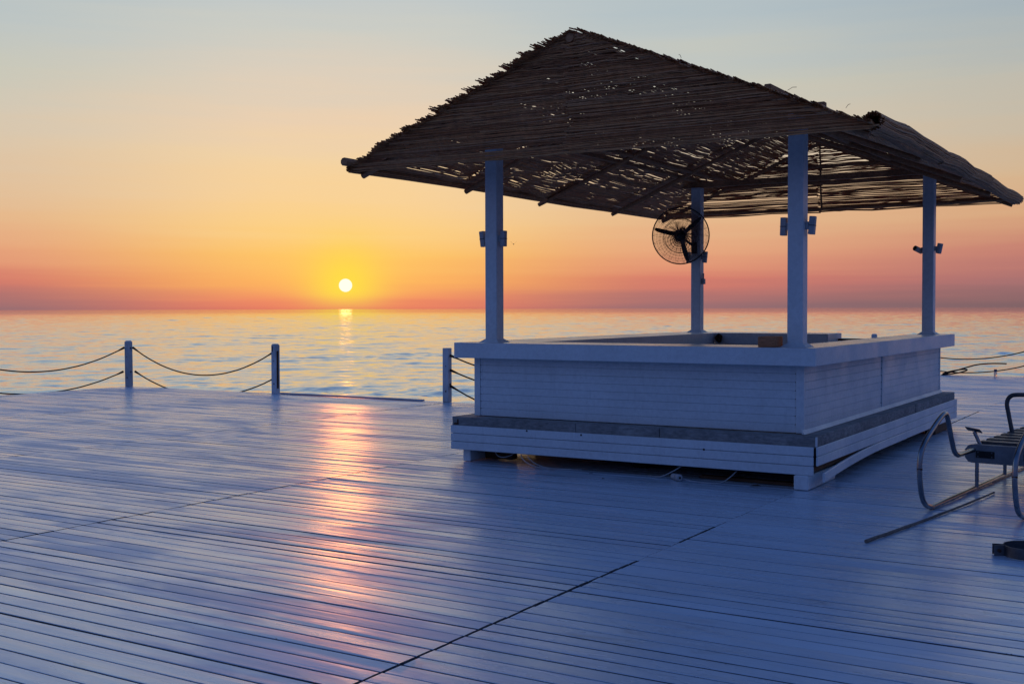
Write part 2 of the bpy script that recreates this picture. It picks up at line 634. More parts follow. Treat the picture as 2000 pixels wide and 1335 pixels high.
def plank_mesh(length, width, seed):
    g = random.Random(seed)
    b = MB()
    n = 6
    c = 0.0022
    h = width / 2
    prof = [(-h, -0.03), (-h, -c * 1.4), (-h + c, -0.0004), (-h * 0.4, 0), (h * 0.4, 0), (h - c, -0.0004), (h, -c * 1.4), (h, -0.03)]
    m = len(prof)
    vs, fs = [], []
    for i in range(n + 1):
        dy = g.uniform(-0.0015, 0.0015)
        for (y, z) in prof:
            x = length * i / n
            vs.append((x, y + dy, z + (g.uniform(-0.0006, 0.0006) if z > -0.02 else 0)))
    for i in range(n):
        for q in range(m):
            fs.append((i * m + q, i * m + (q + 1) % m, (i + 1) * m + (q + 1) % m, (i + 1) * m + q)[::-1])
    fs.append(tuple(range(m)))
    fs.append(tuple(n * m + q for q in range(m))[::-1])
    b.add(vs, fs)
    return b


def screen_area(x0, x1, y):
    tot = 0
    for i in range(14):
        x = x0 + (x1 - x0) * (i + 0.5) / 14
        d = Vector((x, y, 0)) - CAM
        z = d.dot(fw)
        if z < 0.5:
            continue
        px, py = 1000 + FOC * d.dot(rt) / z, 667.5 - FOC * d.dot(up) / z
        if -10 < px < 2010 and py < 1345:
            # hidden behind the bar's base
            if -3.9 < x < 0 and 0 < y < 6.2:
                continue
            tot += (x1 - x0) / 14 * PIT * 1.6 / z ** 3
    return tot


WIDE_JOINTS = ((0, -5.13), (0, -4.15), (-1, -4.09), (-2, 0.9))


def seam_gap(c, y):
    """half width of the butt joint at seam c in row y: open in places, painted shut in others"""
    if c == 0:
        o = y < -3.35 or -2.65 < y < -2.0 or 6.2 < y < 8.9
    elif c == -1:
        o = y < -0.8
    elif c == -2:
        o = 3.1 < y < 6 or 1.7 < y < 2.4 or y < -2
    else:
        o = math.sin(y * 0.9 + c * 1.7) > -0.2
    return random.choice((0.008, 0.011, 0.013)) if o else 0.0016


SPEC = []
for c in range(-4, 3):
    x0 = SEAM0 + c * SEAMD
    x1 = x0 + SEAMD
    off = (c * 0.047) % PIT
    top = EDGE_B if c >= -1 else EDGE_A
    y = top - 0.002 - PIT / 2
    rows = 0
    while y > Y_START + 0.1:
        right = c >= 0
        gap = random.choice((0.009, 0.012, 0.015, 0.019)) if not right else random.choice((0.008, 0.010, 0.012, 0.014))
        if random.random() < 0.05:
            gap += 0.009
        if any(c == cc and abs(y - yy) < PIT / 2 for cc, yy in WIDE_JOINTS):
            gap = 0.026
        e0, e1 = seam_gap(c, y), seam_gap(c + 1, y)
        SPEC.append((x0 + e0 - (0.075 if c == -4 or (c == -1 and y > EDGE_A) else 0), x1 - e1, y, gap, random.random()))
        y -= PIT
        rows += 1
meshes = {}
rank = sorted(range(len(SPEC)), key=lambda i: -screen_area(*SPEC[i][:3]))
indiv = set(rank[:300])
WIDE = {}
field = MB()
for i, (x0, x1, y, gap, rnd) in enumerate(SPEC):
    tilt = random.gauss(0, 0.0022)
    dz = random.uniform(-0.0022, 0.0012)
    if i in indiv:
        v = i % 6
        key = (round(x1 - x0, 3), round(gap, 4), i % 2)
        if key not in meshes:
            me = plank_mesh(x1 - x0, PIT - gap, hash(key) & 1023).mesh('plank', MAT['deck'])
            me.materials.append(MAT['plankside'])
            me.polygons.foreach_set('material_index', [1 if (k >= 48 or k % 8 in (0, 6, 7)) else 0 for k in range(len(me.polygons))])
            meshes[key] = me
        o = link('plank', meshes[key], deck)
        o.location = (x0, y + random.uniform(-0.0018, 0.0018), dz)
        o.rotation_euler = (tilt, 0, random.uniform(-0.0005, 0.0005))
    else:
        h = (PIT - gap) / 2
        t = tilt * h
        field.add([(x0, y - h, dz - t - 0.003), (x1, y - h, dz - t - 0.003), (x1, y - h + 0.004, dz - t), (x0, y - h + 0.004, dz - t),
                   (x1, y + h - 0.004, dz + t), (x0, y + h - 0.004, dz + t), (x1, y + h, dz + t - 0.003), (x0, y + h, dz + t - 0.003),
                   (x0, y - h, dz - 0.03), (x1, y - h, dz - 0.03), (x1, y + h, dz - 0.03), (x0, y + h, dz - 0.03)],
                  [(0, 1, 2, 3), (3, 2, 4, 5), (5, 4, 6, 7), (8, 9, 1, 0), (7, 6, 10, 11), (0, 3, 5, 7, 11, 8), (1, 9, 10, 6, 4, 2)])
fo = field.build('distant_planking', MAT['deck'], deck)
fo['kind'] = 'stuff'
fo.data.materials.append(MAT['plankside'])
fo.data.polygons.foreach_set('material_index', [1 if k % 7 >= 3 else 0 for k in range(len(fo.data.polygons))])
# skirting boards round the rim of the deck
for a in ((XL - 0.005, XL + 0.028, Y_START, EDGE_A, -0.30, -0.034), (XL + 0.03, XB, EDGE_A - 0.028, EDGE_A + 0.005, -0.30, -0.034),
          (XB - 0.005, XB + 0.028, EDGE_A + 0.006, EDGE_B, -0.30, -0.034), (XB + 0.03, 12.1, EDGE_B - 0.028, EDGE_B + 0.005, -0.30, -0.034)):
    MB().box(*a, ch=0.004).build('rim_board', MAT['fascia'], deck)
# piles under the deck
for px in (-16, -12, -8, -4):
    for py in (-8, -2, 5.6):
        MB().tube([(px, py, -0.30), (px, py, -3.5)], 0.11, 10).build('pile', MAT['dark'], deck, True)

# long narrow board along the edge between the second and third post
tag(MB().box(-12.05, -8.72, 6.12, 6.19, 0.003, 0.032, 0.006).build('loose_batten', MAT['fascia']),
    'long thin painted batten lying along the open deck edge', 'batten')

# ------------------------------------------------------------------ rope posts and ropes


def rope_post(x, y, h, label, rz=0.0, lean=0.0, cap=True, slot=False):
    t = thing('rope_post', label, 'post', (x, y, 0), rz, 'rope posts along the deck edge')
    t.rotation_euler = (lean, lean * 0.5, rz)
    b = MB().box(-0.058, 0.058, -0.058, 0.058, 0.001, h - (0.02 if cap else 0), 0.006)
    if cap:
        b.frustum(0, 0, h - 0.0205, h, 0.05, 0.036)
    b.build('shaft', MAT['fascia'], t)
    for z, s in ((0.19, 0.013), (0.62, 0.008)):
        MB().tube([(0.012, -0.0575, z), (0.012, -0.066, z)], s, 8).build('bolt', MAT['rust'], t)
    for z in (0.80, 0.31):
        MB().tube([(-0.066, 0.0, z), (0.066, 0.0, z)], 0.016, 8).build('rope_eyelet', MAT['rust'], t)
    if slot:
        MB().box(0.0585, 0.0615, -0.03, 0.02, 0.10, 0.80).build('rust_strip', MAT['rust'], t)
        MB().box(-0.03, -0.012, -0.0605, -0.0585, 0.80, 0.90).build('scratch_plate', MAT['rust'], t)
    return t


SX = [SEAM0 + k * SEAMD for k in range(-4, 2)]
PY = 6.175
rope_post(SX[0], PY, 0.955, 'white rope post at the left corner of the deck', 0.02, 0.012)
SX[1] += 0.05
rope_post(SX[1], PY + 0.02, 0.945, 'white rope post with a rusty brown strip on its right side', 0.0, 0.0, True, True)
rope_post(SX[2] - 0.02, PY, 0.93, 'white rope post just left of the bar counter', 0.0, -0.01, False)
rope_post(SX[0], PY - SEAMD, 0.95, 'white rope post on the left side edge, outside the picture')
rope_post(SX[3], EDGE_B - 0.075, 0.96, 'far rope post whose top shows above the right counter')
rope_post(SX[4], EDGE_B - 0.075, 0.95, 'far rope post beyond the steel ladder, right of the bottle')


def rope(a, b, sag, label, group='ropes hung between the deck posts', r=0.013, tilt=0.0):
    a, b = Vector(a), Vector(b)
    pts = []
    for i in range(25):
        t = i / 24
        p = a.lerp(b, t)
        p.z -= sag * 4 * t * (1 - t)
        p.x += 0.004 * math.sin(i * 2.1)
        pts.append(p)
    o = MB().tube(pts, [r * (1.9 if i in (0, 24) else 1.0) for i in range(25)], 7).build('rope', MAT['rope'], None, True)
    return tag(o, label, 'rope', group)


yo = PY + 0.11
xo = SX[0] - 0.11
rope((SX[0] + 0.06, yo - 0.05, 0.81), (SX[1] - 0.06, yo - 0.05, 0.80), 0.515, 'upper brown rope sagging between the two leftmost posts in view')
rope((SX[0] + 0.06, yo, 0.31), (SX[1] - 0.06, yo, 0.31), 0.44, 'lower brown rope dipping below the deck edge between the two leftmost posts')
rope((xo + 0.04, PY - 0.06, 0.81), (xo + 0.04, PY - SEAMD + 0.06, 0.80), 0.40, 'upper brown rope running out of the picture at the left edge')
rope((xo, PY - 0.06, 0.31), (xo, PY - SEAMD + 0.06, 0.30), 0.325, 'lower brown rope running out of the picture at the left edge')
for z, s, n in ((0.80, 0.36, 'topmost'), (0.55, 0.36, 'middle'), (0.28, 0.50, 'lowest')):
    rope((SX[2] + 0.035, yo - 0.09, z), (SX[3] + 0.0, yo - 0.09 + (0.08 if z < 0.3 else 0), z), s,
         n + ' of the three ropes running from the post into the bar')
yb = EDGE_B - 0.02
rope((SX[3] + 0.06, yb, 0.80), (SX[4] - 0.06, yb, 0.80), 0.42, 'upper far rope sagging behind the right end of the bar')
rope((SX[3] + 0.06, yb, 0.46), (SX[4] - 0.06, yb, 0.46), 0.40, 'lower far rope sagging almost to the deck behind the bottle')
# coil and loose end
cp = []
for i in range(22):
    a = i / 21 * 2.15 * math.pi
    cp.append((-2.26 + 0.27 * math.cos(a + 2.6), 18.44 + 0.12 * math.sin(a + 2.6), 0.016 + 0.14 * max(0, math.sin(a * 0.5)) ** 2))
cp += [(-2.0, 18.5, 0.20), (-1.75, 18.52, 0.27), (-1.45, 18.53, 0.30), (-1.15, 18.55, 0.30)]
tag(MB().tube(smooth_path(cp, 3), 0.016, 7).build('rope_coil', MAT['rope'], None, True),
    'dark loop of rope with a stiff loose end on the far deck edge', 'rope')
bt = thing('bottle', 'small pale bottle with a dark blue cap on the far deck', 'bottle', (-1.35, 18.3, 0.001))
MB().tube([(0, 0, 0), (0, 0, 0.012), (0, 0, 0.11), (0, 0, 0.125)], [0.030, 0.034, 0.034, 0.026], 12).build('bottle_body', MAT['bottle'], bt, True)
MB().tube([(0, 0, 0.125), (0, 0, 0.175)], 0.034, 12).build('cap', MAT['cap'], bt, True)

# ------------------------------------------------------------------ bar kiosk
KA, KB = 3.835, 6.22
ZT, ZB = 1.2454, 1.0866
kiosk = thing('bar_kiosk', 'white plank-clad rectangular bar counter with four posts and a reed mat gable roof', 'beach bar', (-KA / 2, KB / 2, 0))


def kp(b, name, mat, parent=None, smooth=False):
    """build with world coordinates, parented to the kiosk or one of its parts"""
    o = b.build(name, mat, parent or kiosk, smooth)
    o.location = (KA / 2, -KB / 2, 0) if parent is None else (0, 0, 0)
    return o


# counter top: four slabs, mitred look by butting them end to end
IN_F, IN_L, IN_R, IN_B = 0.70, -KA + 0.70, -0.46, KB - 0.66
OPEN_X = -1.53
g = 0.0015
for x0, x1, y0, y1 in ((-KA + 0.026, -0.026, 0.026, IN_F - 0.022), (-KA + 0.026, IN_L - 0.022, IN_F - 0.022 + g, KB - 0.026),
                       (IN_R + 0.022, -0.026, IN_F - 0.022 + g, KB - 0.026), (IN_L - 0.022 + g, OPEN_X, IN_B + 0.022, KB - 0.026)):
    kp(MB().box(x0, x1, y0, y1, ZT - 0.035, ZT - 0.0015, 0.002), 'counter_slab', MAT['counter'])
fz0, fz1 = ZB, ZT
for x0, x1, y0, y1 in ((-KA, 0, 0, 0.025), (-0.025, 0, 0.0255, KB - 0.0255), (-KA, -KA + 0.025, 0.0255, KB - 0.0255), (-KA, OPEN_X, KB - 0.025, KB),
                       (IN_L, IN_R, IN_F - 0.02, IN_F), (IN_L - 0.02, IN_L, IN_F + g, IN_B - g), (IN_R, IN_R + 0.02, IN_F + g, KB - 0.03),
                       (IN_L, OPEN_X, IN_B, IN_B + 0.02), (OPEN_X + g, OPEN_X + 0.02, IN_B, KB), (IN_R, -0.0, KB - 0.025, KB)):
    kp(MB().box(x0, x1, y0, y1, fz0, fz1, 0.004), 'counter_fascia', MAT['white'])
# soffit under the overhang
BL, BR, BF, BB = -KA + 0.152, -0.15, 0.155, KB - 0.15
# body cladding: horizontal boards with open joints, each its own piece
ZBODY = 0.473


def board_wall(axis, a0, a1, face, sign, z0, z1, pitch, parent=None, name='cladding_board', mat='white', skip=()):
    n = int(round((z1 - z0) / pitch))
    for k in range(n):
        b0 = z0 + k * (z1 - z0) / n + 0.0006
        b1 = z0 + (k + 1) * (z1 - z0) / n - 0.0006
        jit = random.uniform(-0.0015, 0.0015)
        f0, f1 = sorted((face + jit, face - sign * 0.016 + jit))
        if axis == 'x':
            m = MB().box(a0, a1, f0, f1, b0, b1, 0.0024)
        else:
            m = MB().box(f0, f1, a0, a1, b0, b1, 0.0024)
        kp(m, name, MAT[mat], parent)


tw = 0.075
board_wall('x', BL + tw, BR - tw, BF + 0.008, -1, ZBODY + 0.004, ZB - 0.002, 0.0785)
board_wall('y', BF + tw - 0.02, 2.955, BR - 0.008, 1, ZBODY + 0.004, ZB - 0.002, 0.0785)
board_wall('y', 3.005, BB - 0.05, BR - 0.008, 1, ZBODY + 0.004, ZB - 0.002, 0.0785)
board_wall('y', BF + tw, BB - tw, BL + 0.008, -1, ZBODY + 0.004, ZB - 0.002, 0.0785)
board_wall('x', BL + tw, OPEN_X - 0.05, BB - 0.008, 1, ZBODY + 0.004, ZB - 0.002, 0.0785)
for x0, x1, y0, y1 in ((BL, BL + tw - 0.002, BF, BF + tw - 0.002), (BR - tw + 0.002, BR, BF, BF + tw - 0.024), (BR - 0.03, BR + 0.004, 2.958, 3.002),
                       (BR - tw, BR, BB - 0.048, BB), (BL, BL + tw - 0.002, BB - tw + 0.002, BB), (OPEN_X - 0.048, OPEN_X, BB - 0.05, BB)):
    kp(MB().box(x0, x1, y0, y1, ZBODY + 0.002, ZB - 0.001, 0.004), 'corner_trim', MAT['white'])
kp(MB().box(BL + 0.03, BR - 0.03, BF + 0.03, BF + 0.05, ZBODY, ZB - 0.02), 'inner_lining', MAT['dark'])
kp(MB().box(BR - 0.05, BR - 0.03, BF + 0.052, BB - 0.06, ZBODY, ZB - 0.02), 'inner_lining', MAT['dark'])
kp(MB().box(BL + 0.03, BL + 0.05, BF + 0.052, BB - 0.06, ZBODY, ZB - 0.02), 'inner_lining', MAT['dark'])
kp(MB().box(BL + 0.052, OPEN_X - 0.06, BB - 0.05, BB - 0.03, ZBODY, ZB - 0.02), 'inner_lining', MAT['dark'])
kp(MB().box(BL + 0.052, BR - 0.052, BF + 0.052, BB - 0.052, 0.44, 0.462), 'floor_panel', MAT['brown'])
# brown gate rail closing the gap in the back counter
kp(MB().box(OPEN_X + 0.025, IN_R - 0.005, KB - 0.20, KB - 0.165, 1.02, 1.175, 0.006), 'gate_rail', MAT['brown'])
kp(MB().box(OPEN_X + 0.025, IN_R - 0.005, KB - 0.20, KB - 0.165, 0.48, 0.66, 0.006), 'gate_rail', MAT['brown'])
# cove strip where the body meets the plinth on the right
kp(MB().add([(BR + 0.001, 0.10, ZBODY), (BR + 0.03, 0.10, ZBODY), (BR + 0.001, 0.10, ZBODY + 0.035),
             (BR + 0.001, BB, ZBODY), (BR + 0.03, BB, ZBODY), (BR + 0.001, BB, ZBODY + 0.035)],
            [(0, 1, 2), (5, 4, 3), (1, 4, 5, 2), (0, 2, 5, 3), (0, 3, 4, 1)]), 'base_moulding', MAT['white'])
nails = MB()
for k in range(9):
    zz = ZBODY + 0.004 + k * (ZB - 0.006 - ZBODY) / 8
    for xx in (BL + tw + 0.004, BR - tw - 0.004):
        nails.tube([(xx, BF + 0.012, zz), (xx, BF + 0.0045, zz)], 0.0042, 6)
    for yy in (BF + tw - 0.014, 2.949, 3.010, BB - 0.056):
        nails.tube([(BR - 0.012, yy, zz), (BR - 0.0045, yy, zz)], 0.0046, 6)
kp(nails, 'nail_heads', MAT['rust'])['kind'] = 'stuff'
# plinth: weathered timbers and three painted boards on each side
PL, PR, PF, PB = -KA - 0.02, 0.02, -0.02, KB - 0.01
ZW, ZPB, ZPM = 0.4715, 0.383, 0.129


def beam(x0, x1, y0, y1, name='plinth_timber', z0=0.37, z1=ZW, mat='greywood'):
    return kp(MB().box(x0, x1, y0, y1, z0, z1 + random.uniform(-0.004, 0.0), 0.005), name, MAT[mat])


for x0, x1 in ((PL + 0.004, -2.378), (-2.374, -1.483), (-1.479, PR - 0.012)):
    beam(x0, x1, PF + 0.006 + random.uniform(0, 0.006), BF + 0.028)
for y0, y1 in ((BF + 0.032, 3.17), (3.174, 3.895), (3.899, 5.0), (5.004, PB)):
    beam(-0.20, PR - 0.008 - random.uniform(0, 0.01), y0, y1)
beam(PL + 0.006, BL + 0.028, BF + 0.032, PB)
beam(BL + 0.032, -0.205, BB - 0.03, PB)
kp(MB().box(PR - 0.0115, PR + 0.001, PF - 0.001, PF + 0.03, 0.384, ZW - 0.004, 0.002), 'corner_plate', MAT['white'])
kp(MB().box(PL + 0.03, PL + 0.085, PF + 0.002, PF + 0.007, 0.388, 0.405).box(PL + 0.07, PL + 0.085, PF + 0.0022, PF + 0.0068, 0.4055, 0.445), 'rusty_bracket', MAT['rust'])
for xx, zz in ((-2.30, 0.362), (-2.92, 0.369), (-1.02, 0.30)):
    kp(MB().tube([(xx, PF - 0.0185, zz), (xx + 0.002, PF - 0.0225, zz)], [0.011, 0.007], 7), 'knot', MAT['leaf'])
bp = (ZPB - ZPM) / 3


def plinth_board(x0, x1, y0, y1, k):
    z0 = ZPM + k * bp + 0.002
    z1 = ZPM + (k + 1) * bp - 0.002
    return MB().box(x0, x1, y0, y1, z0, z1, 0.0045)


for k in range(3):
    kp(plinth_board(PL, PR - 0.022, PF - 0.018 + random.uniform(-.002, .002), PF, k), 'plinth_board', MAT['white'])
    kp(plinth_board(PL, PL + 0.018, PF + 0.004, PB, k), 'plinth_board', MAT['white'])
    kp(plinth_board(PL + 0.02, PR - 0.022, PB, PB + 0.018, k), 'plinth_board', MAT['white'])
    if k:
        kp(plinth_board(PR - 0.004, PR + 0.014, PF - 0.002, 3.30, k), 'plinth_board', MAT['white'])
    kp(plinth_board(PR - 0.004 + random.uniform(-.003, .004), PR + 0.014, 3.304, PB + 0.018, k), 'plinth_board', MAT['white'])
# the lowest right-hand board has sprung loose at the near corner
lb = MB()
vs, fs = [], []
for i in range(15):
    t = i / 14
    y = 0.03 + t * (3.30 - 0.03)
    e = max(0, 1 - y / 2.3) ** 1.8
    dx, dz = 0.045 * e, -0.060 * e
    for (x, z) in ((PR - 0.004, ZPM + 0.002), (PR + 0.014, ZPM + 0.002), (PR + 0.016, ZPM + 0.008), (PR + 0.016, ZPM + bp - 0.008), (PR + 0.012, ZPM + bp - 0.002), (PR - 0.004, ZPM + bp - 0.002)):
        vs.append((x + dx, y, z + dz))
for i in range(14):
    for q in range(6):
        fs.append((i * 6 + q, i * 6 + (q + 1) % 6, i * 6 + 6 + (q + 1) % 6, i * 6 + 6 + q)[::-1])
fs.append(tuple(range(6)))
fs.append(tuple(14 * 6 + q for q in range(6))[::-1])
lo = kp(lb.add(vs, fs), 'plinth_board', MAT['white'])
lo['label'] = 'sprung lowest board drooping at the near corner'
kp(MB().box(PL + 0.03, PR - 0.03, PF + 0.01, PB - 0.01, ZPM + 0.03, 0.365), 'plinth_core', MAT['brown'])
# skids and bearers the kiosk stands on
for x0, x1, y0, y1, m in ((-0.165, -0.035, -0.075, 0.76, 'white'), (-3.745, -3.655, 0.03, 0.62, 'white'), (-0.14, -0.01, 5.1, 5.9, 'brown'),
                          (-3.7, -3.55, 5.2, 5.9, 'brown'), (-2.0, -1.85, 0.5, 5.6, 'dark')):
    kp(MB().box(x0, x1, y0, y1, 0.003, ZPM + 0.001, 0.008), 'skid', MAT[m])
for y in (1.3, 3.0, 4.4, 5.6):
    kp(MB().box(PL + 0.24, PR - 0.2, y, y + 0.12, 0.012, ZPM + 0.029, 0.004), 'bearer', MAT['dark'])
kp(MB().box(-3.64, -3.30, 0.30, 0.40, 0.01, 0.085, 0.004), 'bearer', MAT['brown'])
kp(MB().box(-1.15, -0.17, 0.10, 0.19, 0.004, 0.03, 0.003, Matrix.Rotation(R(-3), 4, 'Z')), 'brace_batten', MAT['brown'])

# posts
PX = (-3.54, -0.269)
PYY = (0.333, 5.885)
PW = 0.0715
for x in PX:
    for y in PYY:
        b = MB().box(x - PW, x + PW, y - PW, y + PW, ZT - 0.03, 3.36, 0.006)
        o = kp(b, 'post', MAT['white'])
        kp(MB().frustum(x, y, ZT - 0.001, ZT + 0.035, PW + 0.05, PW + 0.0015), 'post_foot', MAT['white'], o)

# ------------------------------------------------------------------ roof
EL_, ER_, EF_, EB_, EZ, RZ = -4.60, 0.65, -0.70, 6.92, 3.035, 4.10
RX = -2.03
roof = link('roof', None, kiosk)
roof.location = (KA / 2, -KB / 2, 0)


def rp(b, name, mat, smooth=False, label=None):
    o = b.build(name, MAT[mat], roof, smooth)
    if label:
        o['label'] = label
    return o


def zs(x):
    """height of the roof plane under the mats at x"""
    return EZ + (x - EL_) / (RX - EL_) * (RZ - EZ) if x < RX else EZ + (ER_ - x) / (ER_ - RX) * (RZ - EZ)


def wob(a, b, r, n=7, amp=0.012):
    a, b = Vector(a), Vector(b)
    pts = []
    for i in range(n):
        t = i / (n - 1)
        pts.append(a.lerp(b, t) + Vector((random.uniform(-amp, amp), random.uniform(-amp, amp) * 0.3, random.uniform(-amp, amp))))
    return pts, [r * random.uniform(0.9, 1.1) for _ in pts]


def pole(a, b, r, name):
    p, q = wob(a, b, r)
    return rp(MB().tube(p, q, 9), name, 'pole', True)


pole((RX, EF_ - 0.05, RZ - 0.05), (RX, EB_ + 0.06, RZ - 0.05), 0.042, 'ridge_pole')
pole((EL_ - 0.02, EF_ - 0.13, EZ + 0.075), (EL_ - 0.01, EB_ + 0.06, EZ + 0.035), 0.040, 'eave_pole')
pole((ER_ - 0.03, EF_ + 0.04, EZ + 0.0), (ER_ - 0.03, EB_ + 0.02, EZ + 0.0), 0.036, 'eave_pole')
for x in (-3.32, -0.60):
    pole((x, EF_, zs(x) - 0.055), (x, EB_, zs(x) - 0.045), 0.028, 'purlin')
for y in (EF_ + 0.07, 1.25, 3.22, 5.1, EB_ - 0.05):
    for s in (-1, 1):
        ex = EL_ - 0.12 if (s < 0 and 3 < y < 3.5) else (EL_ + 0.03 if s < 0 else ER_ - 0.05)
        zz = EZ - 0.06 if s < 0 else EZ - 0.05
        p, q = wob((ex, y + 0.06, zz), (RX, y, RZ - 0.08), 0.029, 6, 0.008)
        rp(MB().tube(p, q, 9), 'rafter', 'pole', True)
for y in PYY:
    rp(MB().box(PX[0] - 0.25, PX[1] + 0.25, y - 0.035, y + 0.035, 3.3605, 3.44, 0.006), 'tie_beam', 'pole')
    pole((RX, y, 3.44), (RX, y, RZ - 0.09), 0.036, 'king_post')
for x in PX:
    rp(MB().box(x - 0.03, x + 0.03, EF_ + 0.2, EB_ - 0.2, 3.4405, 3.49, 0.006), 'wall_plate', 'pole')
pole((RX + 0.03, EB_ - 0.04, EZ + 0.01), (RX, EB_ - 0.04, RZ - 0.05), 0.013, 'king_post')
pole((RX + 0.03, EF_ + 0.05, EZ + 0.10), (RX, EF_ + 0.05, RZ - 0.05), 0.026, 'king_post')
pole((-3.5, EB_ - 0.03, 3.44), (-0.45, EB_ - 0.03, 3.44), 0.028, 'gable_rail')
pole((-2.9, EB_ - 0.03, 3.68), (-1.0, EB_ - 0.03, 3.68), 0.028, 'gable_rail')
pole((EL_ + 0.1, EB_ - 0.03, EZ + 0.02), (ER_ - 0.05, EB_ - 0.03, EZ + 0.02), 0.026, 'gable_rail')


def smooth_noise(n, g, k):
    """1-D smooth random values, n samples, correlation about k samples"""
    m = max(4, int(n / k) + 4)
    a = g.normal(0, 1, m)
    x = np.linspace(0, m - 3.001, n) + 1
    i = x.astype(int)
    f = x - i
    f = f * f * (3 - 2 * f)
    return a[i] * (1 - f) + a[i + 1] * f


def reed_mesh(P, rad, n_ax, c_ax, S=5):
    """P: (N, K, 3) centre lines; rad: (N,); axes across the reed"""
    N_, K, _ = P.shape
    an = 2 * np.pi * np.arange(S) / S
    ring = np.cos(an)[:, None] * np.asarray(c_ax)[None] + np.sin(an)[:, None] * np.asarray(n_ax)[None]
    taper = np.linspace(1.08, 0.86, K)
    V = P[:, :, None, :] + ring[None, None] * (rad[:, None] * taper[None])[:, :, None, None]
    V = V.reshape(-1, 3)
    b = (np.arange(N_) * K * S)[:, None, None]
    i = np.arange(K - 1)[None, :, None] * S
    q = np.arange(S)[None, None, :]
    q2 = (q + 1) % S
    F = np.stack([b + i + q, b + i + q2, b + i + S + q2, b + i + S + q], -1).reshape(-1, 4)
    caps = []
    for e in (0, K - 1):
        bb = np.arange(N_) * K * S + e * S
        caps.append(np.stack([bb, bb + 1, bb + 2, bb + 3], -1))
        caps.append(np.stack([bb, bb + 3, bb + 4, bb + 4], -1)[:, :4])
    return V, F


def make_mat(name, V, F):
    me = np_mesh(name, V, F, MAT['reed'], True)
    o = link(name, me, roof)
    o['kind'] = 'stuff'
    return o


def slope_mat(side, y0, y1, s0, s1, seed, lift=0.0, pitch=0.0126, skip=0.05, front=False, wav=0.0055, both=True):
    """a mat of reeds laid along Y on one slope, s counted up from the eave"""
    g = np.random.default_rng(seed)
    ex = EL_ if side < 0 else ER_
    a = Vector((RX - ex, 0, RZ - EZ))
    Ls = a.length
    a = np.array(a / Ls)
    nn = np.array((-a[2], 0, a[0])) if side < 0 else np.array((a[2], 0, -a[0]))
    if nn[2] < 0:
        nn = -nn
    rows = int((s1 - s0) / pitch)
    K = 8
    Ps, rads = [], []
    clump = smooth_noise(rows, g, 7)
    drift = np.stack([smooth_noise(rows, g, 9) for _ in range(K)], 1) * wav
    sag = np.stack([smooth_noise(rows, g, 30) for _ in range(K)], 1) * 0.012
    for layer in range(2):
        for r_ in range(rows):
            low = side < 0 and r_ * pitch < 0.95
            hole = layer == 0 and g.random() < (skip * 2.6 if low else skip * 2.0)
            if layer == 1 and g.random() < (0.45 if low else 0.34):
                continue
            f0 = y0 - (0.05 + 0.05 * max(-0.6, clump[r_]) + g.uniform(0, 0.03) if front else g.uniform(-0.03, 0.05))
            f1 = y1 + g.uniform(-0.04, 0.06)
            if layer == 1 and g.random() < 0.5:
                cut = g.uniform(0.25, 0.75) * (f1 - f0)
                if g.random() < 0.5:
                    f1 = f0 + cut
                else:
                    f0 = f0 + cut
            if hole:
                cut = g.uniform(0.12, 0.42) * (f1 - f0)
                if g.random() < 0.5:
                    f1 -= cut
                else:
                    f0 += cut
            ys = np.linspace(f0, f1, K)
            s = s0 + (r_ + 0.5) * pitch + drift[r_] + g.normal(0, 0.0016, K) + (0.006 if layer else 0)
            h = lift + 0.012 + layer * 0.015 + sag[r_] + g.normal(0, 0.0015, K)
            P = np.array([ex, 0, EZ])[None] + s[:, None] * a[None] + h[:, None] * nn[None]
            P[:, 1] = ys
            Ps.append(P)
            rads.append(g.uniform(0.0048, 0.0071))
    return reed_mesh(np.array(Ps), np.array(rads), nn, a)


def gable_mat(y, x0f, x1f, seed, skip=0.03, layers=2, pitch=0.0126, wav=0.004, z0=EZ - 0.03, z1=RZ + 0.02, out=-1, sparse=0.25):
    g = np.random.default_rng(seed)
    rows = int((z1 - z0) / pitch)
    K = 8
    Ps, rads = [], []
    drift = np.stack([smooth_noise(rows, g, 8) for _ in range(K)], 1) * wav
    bow = np.stack([smooth_noise(rows, g, 26) for _ in range(K)], 1) * 0.010
    for layer in range(layers):
        for r_ in range(rows):
            z = z0 + (r_ + 0.5) * pitch
            lo_ = out < 0 and 3.05 < z < 3.28 and x0f(z) < -3
            if g.random() < ((0.08 if lo_ else skip) if layer == 0 else (0.45 if lo_ else sparse)):
                continue
            a0, a1 = x0f(z) + g.uniform(-0.05, 0.03), x1f(z) + g.uniform(-0.03, 0.05)
            if a1 - a0 < 0.06:
                continue
            if layer and g.random() < 0.4:
                cut = g.uniform(0.3, 0.7) * (a1 - a0)
                a0, a1 = (a0, a0 + cut) if g.random() < 0.5 else (a0 + cut, a1)
            xs = np.linspace(a0, a1, K)
            if g.random() < 0.5:
                xs = xs[::-1]
            zz = z + drift[r_] + g.normal(0, 0.0016, K) + (0.006 if layer else 0)
            yy = y + out * (0.004 + layer * 0.014) + bow[r_] + g.normal(0, 0.0015, K)
            Ps.append(np.stack([xs, yy, zz], -1))
            rads.append(g.uniform(0.0050, 0.0072))
    return reed_mesh(np.array(Ps), np.array(rads), (0, 1, 0), (0, 0, 1))


